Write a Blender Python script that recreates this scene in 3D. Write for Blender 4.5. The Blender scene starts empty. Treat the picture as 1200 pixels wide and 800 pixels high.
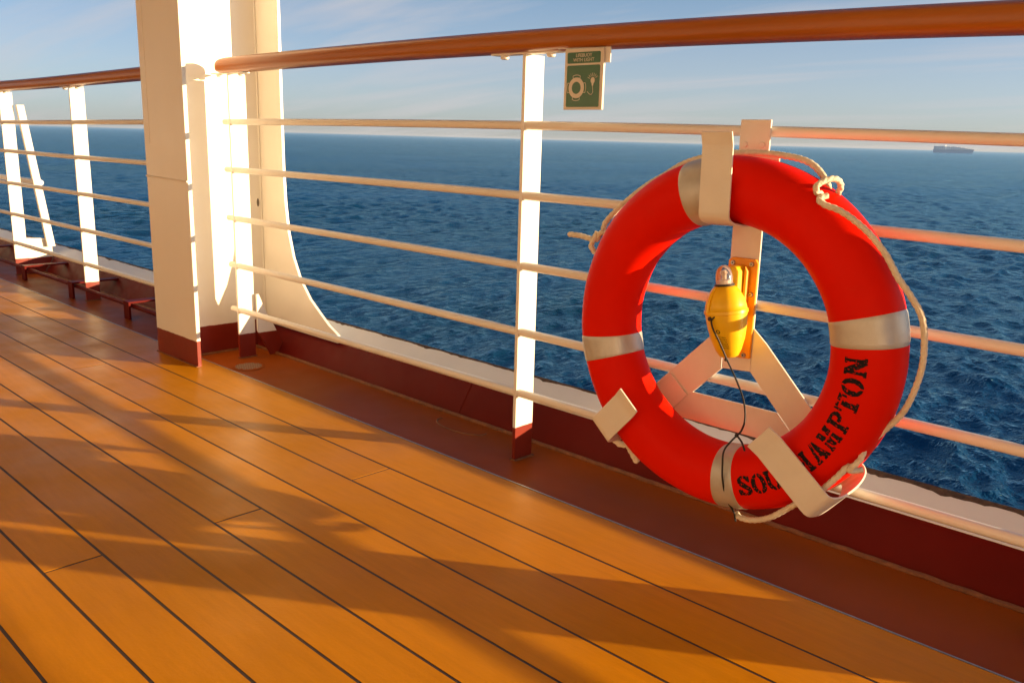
import bpy, bmesh, math, random
from mathutils import Vector, Matrix, noise
random.seed(7)
R = math.radians
sc = bpy.context.scene
COL = sc.collection

# ------------------------------------------------------------------ camera
cam_d = bpy.data.cameras.new('camera')
cam = bpy.data.objects.new('camera', cam_d); COL.objects.link(cam)
cam_d.sensor_width = 36.0
cam_d.sensor_fit = 'HORIZONTAL'
cam_d.lens = 1026.3 / 1200 * 36.0
cam_d.clip_start = 0.02
cam_d.clip_end = 200000
YAW, PITCH, ROLL = R(46.126), R(13.052), R(1.564)
fwd = Vector((-math.cos(YAW) * math.cos(PITCH), math.sin(YAW) * math.cos(PITCH), -math.sin(PITCH)))
rgt = Vector((math.sin(YAW), math.cos(YAW), 0))
up = rgt.cross(fwd)
r2 = math.cos(ROLL) * rgt + math.sin(ROLL) * up
u2 = -math.sin(ROLL) * rgt + math.cos(ROLL) * up
M = Matrix((r2, u2, -fwd)).transposed().to_4x4()
M.translation = Vector((0, 0, 0.960))
cam.matrix_world = M
sc.camera = cam

# ------------------------------------------------------------------ sun and sky
SUN_AZ, SUN_EL = R(33.0), R(8.0)          # azimuth counted from +X towards +Y
sdir = Vector((math.cos(SUN_AZ) * math.cos(SUN_EL), math.sin(SUN_AZ) * math.cos(SUN_EL), math.sin(SUN_EL)))
sl = bpy.data.lights.new('sun', 'SUN'); so = bpy.data.objects.new('sun', sl); COL.objects.link(so)
sl.energy = 5.0
sl.angle = R(0.53)
sl.color = (1.0, 0.71, 0.40)
so.rotation_euler = (-sdir).to_track_quat('-Z', 'Y').to_euler()
so.location = (6, 4, 3)

world = bpy.data.worlds.new('World'); sc.world = world
world.use_nodes = True
wn = world.node_tree; wn.nodes.clear()
def N(nt, t, **kw):
    n = nt.nodes.new(t)
    for k, v in kw.items():
        if k.startswith('i_'):
            n.inputs[k[2:].replace('_', ' ')].default_value = v
        else:
            setattr(n, k, v)
    return n
sky = N(wn, 'ShaderNodeTexSky', sky_type='NISHITA', sun_disc=False, sun_elevation=SUN_EL,
        sun_rotation=math.pi / 2 - SUN_AZ, altitude=0, air_density=0.6, dust_density=1.0, ozone_density=3.0)
# thin streaks of cirrus lying in the sky itself
tc = N(wn, 'ShaderNodeTexCoord')
sep = N(wn, 'ShaderNodeSeparateXYZ')
wn.links.new(tc.outputs['Generated'], sep.inputs[0])
addz = N(wn, 'ShaderNodeMath', operation='ADD'); addz.inputs[1].default_value = 0.12
wn.links.new(sep.outputs['Z'], addz.inputs[0])
dx = N(wn, 'ShaderNodeMath', operation='DIVIDE'); dy = N(wn, 'ShaderNodeMath', operation='DIVIDE')
wn.links.new(sep.outputs['X'], dx.inputs[0]); wn.links.new(addz.outputs[0], dx.inputs[1])
wn.links.new(sep.outputs['Y'], dy.inputs[0]); wn.links.new(addz.outputs[0], dy.inputs[1])
comb = N(wn, 'ShaderNodeCombineXYZ')
wn.links.new(dx.outputs[0], comb.inputs[0]); wn.links.new(dy.outputs[0], comb.inputs[1])
mp = N(wn, 'ShaderNodeMapping'); mp.inputs['Rotation'].default_value = (0, 0, R(-38)); mp.inputs['Scale'].default_value = (0.35, 1.5, 1)
wn.links.new(comb.outputs[0], mp.inputs[0])
cn = N(wn, 'ShaderNodeTexNoise'); cn.inputs['Scale'].default_value = 1.0; cn.inputs['Detail'].default_value = 7; cn.inputs['Roughness'].default_value = 0.55; cn.inputs['Distortion'].default_value = 0.4
wn.links.new(mp.outputs[0], cn.inputs['Vector'])
cr = N(wn, 'ShaderNodeMapRange'); cr.inputs['From Min'].default_value = 0.47; cr.inputs['From Max'].default_value = 0.74; cr.inputs['To Max'].default_value = 0.75
wn.links.new(cn.outputs['Fac'], cr.inputs['Value'])
mixc = N(wn, 'ShaderNodeMix', data_type='RGBA')
# high thin veil of cloud, paler and warmer towards the horizon
vg = N(wn, 'ShaderNodeMapRange'); vg.interpolation_type = 'SMOOTHSTEP'; vg.inputs['From Min'].default_value = 0.0; vg.inputs['From Max'].default_value = 0.30
wn.links.new(sep.outputs['Z'], vg.inputs['Value'])
vc_ = N(wn, 'ShaderNodeMix', data_type='RGBA'); vc_.inputs['A'].default_value = (2.65, 2.5, 2.25, 1); vc_.inputs['B'].default_value = (0.0, 0.88, 1.42, 1)
wn.links.new(vg.outputs[0], vc_.inputs['Factor'])
veil = N(wn, 'ShaderNodeMix', data_type='RGBA'); veil.inputs['Factor'].default_value = 0.5
wn.links.new(sky.outputs[0], veil.inputs['A']); wn.links.new(vc_.outputs['Result'], veil.inputs['B'])
mixc.inputs['B'].default_value = (2.7, 2.55, 2.6, 1)
wn.links.new(cr.outputs[0], mixc.inputs['Factor'])
wn.links.new(veil.outputs['Result'], mixc.inputs['A'])
bg = N(wn, 'ShaderNodeBackground'); bg.inputs['Strength'].default_value = 0.105
wo = N(wn, 'ShaderNodeOutputWorld')
wn.links.new(mixc.outputs['Result'], bg.inputs[0]); wn.links.new(bg.outputs[0], wo.inputs[0])

sc.view_settings.view_transform = 'Standard'
sc.view_settings.look = 'None'
sc.view_settings.gamma = 1
sc.view_settings.use_curve_mapping = False
sc.view_settings.exposure = 1.20
sc.render.engine = 'CYCLES'
sc.cycles.max_bounces = 10
sc.cycles.diffuse_bounces = 6
sc.cycles.glossy_bounces = 4
sc.cycles.transmission_bounces = 8
sc.cycles.use_denoising = True
sc.cycles.sample_clamp_indirect = 6

# ------------------------------------------------------------------ materials
def mat(name, base, rough=0.5, metal=0.0, spec=0.5, coat=0.0, coat_rough=0.1, var=0.0, var_scale=6.0,
        bump=0.0, bump_scale=60.0, rough_var=0.0, stretch=(1, 1, 1)):
    m = bpy.data.materials.new(name); m.use_nodes = True
    nt = m.node_tree; b = nt.nodes['Principled BSDF']
    b.inputs['Base Color'].default_value = (*base, 1)
    b.inputs['Roughness'].default_value = rough
    b.inputs['Metallic'].default_value = metal
    b.inputs['Specular IOR Level'].default_value = spec
    b.inputs['Coat Weight'].default_value = coat
    b.inputs['Coat Roughness'].default_value = coat_rough
    geo = N(nt, 'ShaderNodeNewGeometry')
    mpn = N(nt, 'ShaderNodeMapping'); mpn.inputs['Scale'].default_value = stretch
    nt.links.new(geo.outputs['Position'], mpn.inputs[0])
    m['b'] = 1
    if var:
        n = N(nt, 'ShaderNodeTexNoise'); n.inputs['Scale'].default_value = var_scale; n.inputs['Detail'].default_value = 6
        n.inputs['Roughness'].default_value = 0.6
        nt.links.new(mpn.outputs[0], n.inputs['Vector'])
        mr = N(nt, 'ShaderNodeMapRange'); mr.inputs['From Min'].default_value = 0.25; mr.inputs['From Max'].default_value = 0.75
        mr.inputs['To Min'].default_value = 1 - var; mr.inputs['To Max'].default_value = 1 + var * 0.5
        nt.links.new(n.outputs['Fac'], mr.inputs['Value'])
        mx = N(nt, 'ShaderNodeMix', data_type='RGBA', blend_type='MULTIPLY'); mx.inputs['Factor'].default_value = 1
        mx.inputs['A'].default_value = (*base, 1)
        nt.links.new(mr.outputs[0], mx.inputs['B'])
        nt.links.new(mx.outputs['Result'], b.inputs['Base Color'])
        mx.name = 'VAR'
    if rough_var:
        n = N(nt, 'ShaderNodeTexNoise'); n.inputs['Scale'].default_value = var_scale * 2.3; n.inputs['Detail'].default_value = 5
        nt.links.new(mpn.outputs[0], n.inputs['Vector'])
        mr = N(nt, 'ShaderNodeMapRange'); mr.inputs['From Min'].default_value = 0.3; mr.inputs['From Max'].default_value = 0.7
        mr.inputs['To Min'].default_value = rough - rough_var; mr.inputs['To Max'].default_value = rough + rough_var
        nt.links.new(n.outputs['Fac'], mr.inputs['Value'])
        nt.links.new(mr.outputs[0], b.inputs['Roughness'])
    if bump:
        n = N(nt, 'ShaderNodeTexNoise'); n.inputs['Scale'].default_value = bump_scale; n.inputs['Detail'].default_value = 4
        nt.links.new(mpn.outputs[0], n.inputs['Vector'])
        bp = N(nt, 'ShaderNodeBump'); bp.inputs['Strength'].default_value = bump; bp.inputs['Distance'].default_value = 0.002
        nt.links.new(n.outputs['Fac'], bp.inputs['Height'])
        nt.links.new(bp.outputs[0], b.inputs['Normal'])
        bp.name = 'BUMP'
    return m

WHITE = (0.80, 0.765, 0.69)
RED = (0.20, 0.016, 0.006)
def ship_paint(name, z0=0.088, white=WHITE):
    """white gloss paint with an oxide-red boot line up to z0 and light grime"""
    m = mat(name, white, 0.34, var=0.04, var_scale=3.5, bump=0.15, bump_scale=35, rough_var=0.05)
    nt = m.node_tree; b = nt.nodes['Principled BSDF']
    geo = N(nt, 'ShaderNodeNewGeometry'); s = N(nt, 'ShaderNodeSeparateXYZ'); nt.links.new(geo.outputs['Position'], s.inputs[0])
    nz = N(nt, 'ShaderNodeTexNoise'); nz.inputs['Scale'].default_value = 30; nt.links.new(geo.outputs['Position'], nz.inputs['Vector'])
    ad = N(nt, 'ShaderNodeMath', operation='MULTIPLY_ADD'); ad.inputs[1].default_value = 0.006
    nt.links.new(nz.outputs['Fac'], ad.inputs[0]); nt.links.new(s.outputs['Z'], ad.inputs[2])
    lt = N(nt, 'ShaderNodeMath', operation='LESS_THAN'); lt.inputs[1].default_value = z0 + 0.003
    nt.links.new(ad.outputs[0], lt.inputs[0])
    # red paint with its own mottling
    n2 = N(nt, 'ShaderNodeTexNoise'); n2.inputs['Scale'].default_value = 14; n2.inputs['Detail'].default_value = 6
    nt.links.new(geo.outputs['Position'], n2.inputs['Vector'])
    rc = N(nt, 'ShaderNodeMix', data_type='RGBA'); rc.inputs['A'].default_value = (RED[0] * .75, RED[1] * .7, RED[2] * .7, 1); rc.inputs['B'].default_value = (RED[0] * 1.2, RED[1] * 1.4, RED[2] * 1.3, 1)
    nt.links.new(n2.outputs['Fac'], rc.inputs['Factor'])
    mx = N(nt, 'ShaderNodeMix', data_type='RGBA')
    nt.links.new(lt.outputs[0], mx.inputs['Factor'])
    nt.links.new(nt.nodes['VAR'].outputs['Result'], mx.inputs['A']); nt.links.new(rc.outputs['Result'], mx.inputs['B'])
    nt.links.new(mx.outputs['Result'], b.inputs['Base Color'])
    return m
M_POST = ship_paint('painted_steel_with_red_foot')
M_PIL = ship_paint('pillar_paint_with_red_foot', 0.108)
M_WHITE = mat('white_paint', WHITE, 0.34, var=0.05, var_scale=4, bump=0.15, bump_scale=40, rough_var=0.05)
M_STRAP = mat('bracket_paint', (0.74, 0.70, 0.61), 0.38, var=0.06, var_scale=14, bump=0.25, bump_scale=90, rough_var=0.06)
M_REDP = mat('oxide_red_paint', (0.115, 0.006, 0.003), 0.5, spec=0.08, var=0.15, var_scale=6, bump=0.25, bump_scale=45, rough_var=0.08)
M_GUT = mat('waterway_paint', (0.29, 0.062, 0.006), 0.42, spec=0.07, var=0.12, var_scale=4, bump=0.05, bump_scale=40, rough_var=0.05)
M_GUT.node_tree.nodes['Principled BSDF'].inputs['Specular Tint'].default_value = (1.0, 0.62, 0.42, 1)
M_CAULK = mat('old_caulk', (0.22, 0.075, 0.02), 0.7, var=0.5, var_scale=40, bump=1.0, bump_scale=120)
M_RUST = mat('rusty_edge', (0.10, 0.06, 0.035), 0.85, var=0.7, var_scale=60, bump=1.0, bump_scale=200)
M_DARK = mat('dark_steel', (0.03, 0.022, 0.018), 0.5)
M_STEEL = mat('stainless', (0.45, 0.42, 0.38), 0.3, metal=0.9)
M_STRIP = mat('edge_strip', (0.36, 0.36, 0.38), 0.35, metal=0.6, var=0.3, var_scale=30)
M_BUOY = mat('buoy_orange_red', (0.72, 0.010, 0.0006), 0.45, spec=0.05, var=0.08, var_scale=7, bump=0.15, bump_scale=45, rough_var=0.06)
M_INK = mat('stencil_ink', (0.012, 0.008, 0.010), 0.75, spec=0.2, var=0.4, var_scale=90)
M_ROPE = mat('rope', (0.78, 0.70, 0.55), 0.9, spec=0.2, var=0.2, var_scale=60, bump=0.8, bump_scale=400)
M_CORD = mat('black_cord', (0.012, 0.010, 0.010), 0.6)
M_YEL = mat('yellow_plastic', (0.86, 0.53, 0.006), 0.36, spec=0.5, var=0.12, var_scale=25, bump=0.15, bump_scale=80)
M_ORY = mat('amber_plastic', (0.82, 0.34, 0.004), 0.4, spec=0.5, var=0.12, var_scale=25)
M_SIGNW = mat('sign_border', (0.66, 0.60, 0.50), 0.3)
M_GREEN = mat('sign_green', (0.020, 0.115, 0.035), 0.22, spec=0.6, var=0.15, var_scale=20)
M_SHIPH = mat('haze_paled_hull', (0.72, 0.70, 0.74), 0.8)  # distance haze is partly put into the pale hull and container colours
M_SHIPC = mat('haze_paled_containers', (0.80, 0.77, 0.78), 0.85, var=0.15, var_scale=0.03)
M_SHIPW = mat('far_superstructure', (0.85, 0.85, 0.85), 0.8)

# the buoy's shell: faded and scuffed here and there
nt = M_BUOY.node_tree; b = nt.nodes['Principled BSDF']
g = N(nt, 'ShaderNodeNewGeometry')
sc1 = N(nt, 'ShaderNodeTexNoise'); sc1.inputs['Scale'].default_value = 16; sc1.inputs['Detail'].default_value = 9; sc1.inputs['Roughness'].default_value = 0.75; sc1.inputs['Distortion'].default_value = 1.2
nt.links.new(g.outputs['Position'], sc1.inputs['Vector'])
sr = N(nt, 'ShaderNodeMapRange'); sr.inputs['From Min'].default_value = 0.62; sr.inputs['From Max'].default_value = 0.80; sr.inputs['To Max'].default_value = 0.55
nt.links.new(sc1.outputs['Fac'], sr.inputs['Value'])
sm = N(nt, 'ShaderNodeMix', data_type='RGBA'); sm.inputs['B'].default_value = (0.66, 0.035, 0.012, 1)
nt.links.new(sr.outputs[0], sm.inputs['Factor']); nt.links.new(nt.nodes['VAR'].outputs['Result'], sm.inputs['A'])
nt.links.new(sm.outputs['Result'], b.inputs['Base Color'])

# reflective tape
M_TAPE = mat('reflective_tape', (0.52, 0.50, 0.45), 0.38, metal=0.35, var=0.12, var_scale=30)
nt = M_TAPE.node_tree; b = nt.nodes['Principled BSDF']
vo = N(nt, 'ShaderNodeTexVoronoi'); vo.feature = 'DISTANCE_TO_EDGE'; vo.inputs['Scale'].default_value = 330
g = N(nt, 'ShaderNodeNewGeometry'); nt.links.new(g.outputs['Position'], vo.inputs['Vector'])
bp = N(nt, 'ShaderNodeBump'); bp.inputs['Strength'].default_value = 0.5; bp.inputs['Distance'].default_value = 0.001
nt.links.new(vo.outputs['Distance'], bp.inputs['Height']); nt.links.new(bp.outputs[0], b.inputs['Normal'])

# handrail wood, grain along the rail
M_WOOD = mat('varnished_teak', (0.36, 0.085, 0.016), 0.34, spec=0.35, coat=0.06, coat_rough=0.25, var=0.25, var_scale=30, bump=0.15, bump_scale=60, stretch=(0.06, 1, 1))
nt = M_WOOD.node_tree
n2 = N(nt, 'ShaderNodeTexNoise'); n2.inputs['Scale'].default_value = 1.1; n2.inputs['Detail'].default_value = 3
g = N(nt, 'ShaderNodeNewGeometry'); nt.links.new(g.outputs['Position'], n2.inputs['Vector'])
rp = N(nt, 'ShaderNodeMix', data_type='RGBA'); rp.inputs['A'].default_value = (0.29, 0.072, 0.007, 1); rp.inputs['B'].default_value = (0.46, 0.148, 0.012, 1)
nt.links.new(n2.outputs['Fac'], rp.inputs['Factor']); nt.links.new(rp.outputs['Result'], nt.nodes['VAR'].inputs['A'])

# deck planks: worn orange coating
def deck_mat():
    m = mat('deck_coating', (0.60, 0.235, 0.001), 0.38, spec=0.11, var=0.14, var_scale=2.2, bump=0.12, bump_scale=140, rough_var=0.10)
    nt = m.node_tree; b = nt.nodes['Principled BSDF']
    b.inputs['Specular Tint'].default_value = (1.0, 0.62, 0.24, 1)
    geo = N(nt, 'ShaderNodeNewGeometry')
    isl = N(nt, 'ShaderNodeMapRange'); isl.inputs['To Min'].default_value = 0.90; isl.inputs['To Max'].default_value = 1.06
    nt.links.new(geo.outputs['Random Per Island'], isl.inputs['Value'])
    m2 = N(nt, 'ShaderNodeMix', data_type='RGBA', blend_type='MULTIPLY'); m2.inputs['Factor'].default_value = 1
    nt.links.new(nt.nodes['VAR'].outputs['Result'], m2.inputs['A']); nt.links.new(isl.outputs[0], m2.inputs['B'])
    # fine streaks along the planks and small scuffs
    mp_ = N(nt, 'ShaderNodeMapping'); mp_.inputs['Scale'].default_value = (2.5, 26, 1); nt.links.new(geo.outputs['Position'], mp_.inputs[0])
    n = N(nt, 'ShaderNodeTexNoise'); n.inputs['Scale'].default_value = 2.0; n.inputs['Detail'].default_value = 8; n.inputs['Roughness'].default_value = 0.7
    nt.links.new(mp_.outputs[0], n.inputs['Vector'])
    mr = N(nt, 'ShaderNodeMapRange'); mr.inputs['From Min'].default_value = 0.3; mr.inputs['From Max'].default_value = 0.75; mr.inputs['To Min'].default_value = 0.90; mr.inputs['To Max'].default_value = 1.08
    nt.links.new(n.outputs['Fac'], mr.inputs['Value'])
    m3 = N(nt, 'ShaderNodeMix', data_type='RGBA', blend_type='MULTIPLY'); m3.inputs['Factor'].default_value = 1
    nt.links.new(m2.outputs['Result'], m3.inputs['A']); nt.links.new(mr.outputs[0], m3.inputs['B'])
    nt.links.new(m3.outputs['Result'], b.inputs['Base Color'])
    # slow undulation under the fine grain
    nn = N(nt, 'ShaderNodeTexNoise'); nn.inputs['Scale'].default_value = 9; nn.inputs['Detail'].default_value = 2
    nt.links.new(geo.outputs['Position'], nn.inputs['Vector'])
    b2 = N(nt, 'ShaderNodeBump'); b2.inputs['Strength'].default_value = 0.25; b2.inputs['Distance'].default_value = 0.004
    nt.links.new(nn.outputs['Fac'], b2.inputs['Height']); nt.links.new(nt.nodes['BUMP'].outputs[0], b2.inputs['Normal'])
    nt.links.new(b2.outputs[0], b.inputs['Normal'])
    return m
M_DECK = deck_mat()
M_SEAM = mat('seam_caulk', (0.050, 0.028, 0.016), 0.6, var=0.3, var_scale=30)

def glass_mat():
    m = bpy.data.materials.new('clear_plastic'); m.use_nodes = True
    b = m.node_tree.nodes['Principled BSDF']
    b.inputs['Base Color'].default_value = (0.95, 0.9, 0.85, 1)
    b.inputs['Transmission Weight'].default_value = 0.9; b.inputs['Roughness'].default_value = 0.12; b.inputs['IOR'].default_value = 1.35
    return m
M_GLASS = glass_mat()
M_WIN = mat('dark_window_glass', (0.02, 0.025, 0.03), 0.06, spec=0.8)

def sea_mat():
    m = bpy.data.materials.new('sea_water'); m.use_nodes = True
    nt = m.node_tree
    nt.nodes.remove(nt.nodes['Principled BSDF'])
    gl = N(nt, 'ShaderNodeBsdfGlossy'); gl.inputs['Color'].default_value = (0.56, 0.87, 1.0, 1); gl.inputs['Roughness'].default_value = 0.12
    df = N(nt, 'ShaderNodeBsdfDiffuse'); fr_ = N(nt, 'ShaderNodeFresnel'); fr_.inputs['IOR'].default_value = 1.333
    ms = N(nt, 'ShaderNodeMixShader')
    nt.links.new(fr_.outputs[0], ms.inputs[0]); nt.links.new(df.outputs[0], ms.inputs[1]); nt.links.new(gl.outputs[0], ms.inputs[2])
    nt.links.new(ms.outputs[0], nt.nodes['Material Output'].inputs['Surface'])
    geo = N(nt, 'ShaderNodeNewGeometry')
    def wave(scale, stretch, rot, detail, rough=0.55, dist=0.0):
        mp_ = N(nt, 'ShaderNodeMapping'); mp_.inputs['Scale'].default_value = stretch; mp_.inputs['Rotation'].default_value = (0, 0, R(rot))
        nt.links.new(geo.outputs['Position'], mp_.inputs[0])
        n = N(nt, 'ShaderNodeTexNoise'); n.inputs['Scale'].default_value = scale; n.inputs['Detail'].default_value = detail
        n.inputs['Roughness'].default_value = rough; n.inputs['Distortion'].default_value = dist
        nt.links.new(mp_.outputs[0], n.inputs['Vector'])
        return n
    w1 = wave(0.20, (1, 0.45, 1), 25, 5, 0.65)
    w2 = wave(0.70, (1, 0.6, 1), 40, 5, 0.6, 0.3)
    w3 = wave(2.2, (1, 0.7, 1), 10, 3)
    b1 = N(nt, 'ShaderNodeBump'); b1.inputs['Strength'].default_value = 1.0; b1.inputs['Distance'].default_value = 1.5
    b2 = N(nt, 'ShaderNodeBump'); b2.inputs['Strength'].default_value = 1.0; b2.inputs['Distance'].default_value = 0.55
    b3 = N(nt, 'ShaderNodeBump'); b3.inputs['Strength'].default_value = 1.0; b3.inputs['Distance'].default_value = 0.10
    nt.links.new(w1.outputs['Fac'], b1.inputs['Height']); nt.links.new(w2.outputs['Fac'], b2.inputs['Height']); nt.links.new(w3.outputs['Fac'], b3.inputs['Height'])
    nt.links.new(b1.outputs[0], b2.inputs['Normal']); nt.links.new(b2.outputs[0], b3.inputs['Normal']); [nt.links.new(b3.outputs[0], q.inputs['Normal']) for q in (gl, df, fr_)]
    w5 = wave(0.05, (1, 0.22, 1), 25, 8, 0.7, 0.5)
    m5 = N(nt, 'ShaderNodeMapRange'); m5.inputs['From Min'].default_value = 0.35; m5.inputs['From Max'].default_value = 0.68; m5.inputs['To Min'].default_value = 0.05; m5.inputs['To Max'].default_value = 0.22
    nt.links.new(w5.outputs['Fac'], m5.inputs['Value']); nt.links.new(m5.outputs[0], gl.inputs['Roughness'])
    # water colour: deep blue with patches of wind-ruffled lighter water
    w4 = wave(0.012, (1, 0.35, 1), 60, 5)
    mr = N(nt, 'ShaderNodeMapRange'); mr.inputs['From Min'].default_value = 0.35; mr.inputs['From Max'].default_value = 0.7
    nt.links.new(w4.outputs['Fac'], mr.inputs['Value'])
    cm = N(nt, 'ShaderNodeMix', data_type='RGBA'); cm.inputs['A'].default_value = (0.002, 0.020, 0.040, 1); cm.inputs['B'].default_value = (0.003, 0.036, 0.105, 1)
    nt.links.new(mr.outputs[0], cm.inputs['Factor']); nt.links.new(cm.outputs['Result'], df.inputs['Color'])
    return m
M_SEA = sea_mat()

# ------------------------------------------------------------------ mesh builder
class MB:
    def __init__(s): s.bm = bmesh.new(); s.smooth = []
    def _f(s, vs, smooth=False, mi=0):
        try:
            f = s.bm.faces.new(vs); f.smooth = smooth; f.material_index = mi; return f
        except ValueError: return None
    def box(s, x0, x1, y0, y1, z0, z1, mi=0):
        return s.hexa([(x0, y0), (x1, y0), (x1, y1), (x0, y1)], z0, z1, mi)
    def hexa(s, poly, z0, z1, mi=0):
        a = [s.bm.verts.new((x, y, z0)) for x, y in poly]; b = [s.bm.verts.new((x, y, z1)) for x, y in poly]
        n = len(poly)
        s._f(list(reversed(a)), mi=mi); s._f(b, mi=mi)
        for i in range(n): s._f([a[i], a[(i + 1) % n], b[(i + 1) % n], b[i]], mi=mi)
        return s
    def xz(s, poly, y0, y1, mi=0):
        """polygon drawn in x,z and given thickness along y"""
        a = [s.bm.verts.new((x, y0, z)) for x, z in poly]; b = [s.bm.verts.new((x, y1, z)) for x, z in poly]
        n = len(poly); s._f(a, mi=mi); s._f(list(reversed(b)), mi=mi)
        for i in range(n): s._f([a[(i + 1) % n], a[i], b[i], b[(i + 1) % n]], mi=mi)
        return s
    def yz(s, poly, x0, x1, mi=0):
        a = [s.bm.verts.new((x0, y, z)) for y, z in poly]; b = [s.bm.verts.new((x1, y, z)) for y, z in poly]
        n = len(poly); s._f(a, mi=mi); s._f(list(reversed(b)), mi=mi)
        for i in range(n): s._f([a[(i + 1) % n], a[i], b[i], b[(i + 1) % n]], mi=mi)
        return s
    def tube(s, pts, r, n=12, caps=True, twist=0.0, strands=0, amp=0.12, mi=0, round_caps=False):
        pts = [Vector(q) for q in pts]
        L = 0; rings = []; prev = None; nrm = None
        rad = r if callable(r) else (lambda t: r)
        for i, q in enumerate(pts):
            t = (pts[min(i + 1, len(pts) - 1)] - pts[max(i - 1, 0)]).normalized()
            if nrm is None:
                nrm = t.orthogonal().normalized()
            else:
                nrm = (nrm - t * nrm.dot(t)).normalized(); L += (q - prev).length
            bn = t.cross(nrm); prev = q
            u = i / (len(pts) - 1)
            ring = []
            for k in range(n):
                a = 2 * math.pi * k / n
                rr = rad(u) * (1 + (amp * (abs(math.cos(strands * (a + twist * L) / 2)) - 0.6) if strands else 0))
                ring.append(s.bm.verts.new(q + (nrm * math.cos(a) + bn * math.sin(a)) * rr))
            rings.append(ring)
        for A, B in zip(rings, rings[1:]):
            for k in range(n): s._f([A[k], A[(k + 1) % n], B[(k + 1) % n], B[k]], True, mi)
        if caps:
            s._f(list(reversed(rings[0])), mi=mi); s._f(rings[-1], mi=mi)
        return s
    def lathe(s, prof, c, axis=(0, 0, 1), n=32, mi=0, cap=True):
        ax = Vector(axis).normalized(); e1 = ax.orthogonal().normalized(); e2 = ax.cross(e1); c = Vector(c)
        rings = []
        for r, h in prof:
            rings.append([s.bm.verts.new(c + ax * h + (e1 * math.cos(2 * math.pi * k / n) + e2 * math.sin(2 * math.pi * k / n)) * r) for k in range(n)])
        for A, B in zip(rings, rings[1:]):
            for k in range(n): s._f([A[k], A[(k + 1) % n], B[(k + 1) % n], B[k]], True, mi)
        if cap:
            s._f(list(reversed(rings[0])), mi=mi); s._f(rings[-1], mi=mi)
        return s
    def strap(s, path, w, t, side, mi=0):
        """flat bar following a path; side = the direction of its width"""
        path = [Vector(q) for q in path]; side = Vector(side).normalized(); rings = []
        for i, q in enumerate(path):
            tg = (path[min(i + 1, len(path) - 1)] - path[max(i - 1, 0)]).normalized()
            nn = tg.cross(side).normalized()
            rings.append([s.bm.verts.new(q + side * (a * w / 2) + nn * (c * t / 2)) for a, c in ((-1, -1), (1, -1), (1, 1), (-1, 1))])
        for A, B in zip(rings, rings[1:]):
            for k in range(4): s._f([A[k], A[(k + 1) % 4], B[(k + 1) % 4], B[k]], True, mi)
        s._f(list(reversed(rings[0])), mi=mi); s._f(rings[-1], mi=mi)
        return s
    def build(s, name, m, parent=None, bevel=0.0, seg=2, angle=35, origin=None, **props):
        bmesh.ops.recalc_face_normals(s.bm, faces=s.bm.faces[:])
        o0 = parent['_o'] if parent is not None and '_o' in parent else (0, 0, 0)
        if parent is None and origin is not None: o0 = origin
        o0 = Vector(o0)
        bmesh.ops.translate(s.bm, verts=s.bm.verts[:], vec=-o0)
        me = bpy.data.meshes.new(name); s.bm.to_mesh(me); s.bm.free()
        for mm in (m if isinstance(m, (list, tuple)) else [m]): me.materials.append(mm)
        me.shade_smooth() if False else None
        for f in me.polygons: f.use_smooth = True
        me.set_sharp_from_angle(angle=R(angle))
        o = bpy.data.objects.new(name, me); COL.objects.link(o)
        if parent is not None: o.parent = parent; o['_o'] = list(o0); o.location = (0, 0, 0)
        else: o.location = o0; o['_o'] = list(o0)
        if bevel:
            md = o.modifiers.new('bevel', 'BEVEL'); md.width = bevel; md.segments = seg; md.limit_method = 'ANGLE'; md.angle_limit = R(40)
            md.harden_normals = False
        for k, v in props.items(): o[k] = v
        return o
def thing(name, label, cat, loc, group=None):
    o = bpy.data.objects.new(name, None); COL.objects.link(o); o.location = loc; o['_o'] = list(loc)
    o['label'] = label; o['category'] = cat; o.empty_display_size = 0.1
    if group: o['group'] = group
    return o
def spline(P, n=10):
    P = [Vector(p) for p in P]; out = []
    for i in range(len(P) - 1):
        p0 = P[max(i - 1, 0)]; p1 = P[i]; p2 = P[i + 1]; p3 = P[min(i + 2, len(P) - 1)]
        for k in range(n):
            t = k / n
            out.append(0.5 * ((2 * p1) + (-p0 + p2) * t + (2 * p0 - 5 * p1 + 4 * p2 - p3) * t * t + (-p0 + 3 * p1 - 3 * p2 + p3) * t ** 3))
    out.append(P[-1]); return out

# ================================================================== SETTING
YD = 1.885                       # line of the railing
SEAM = [1.515, 1.376, 1.232, 1.090, 0.957, 0.827, 0.691, 0.561, 0.426]
while SEAM[-1] > -1.75: SEAM.append(SEAM[-1] - 0.1363)
EDGE = 1.712
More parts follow.
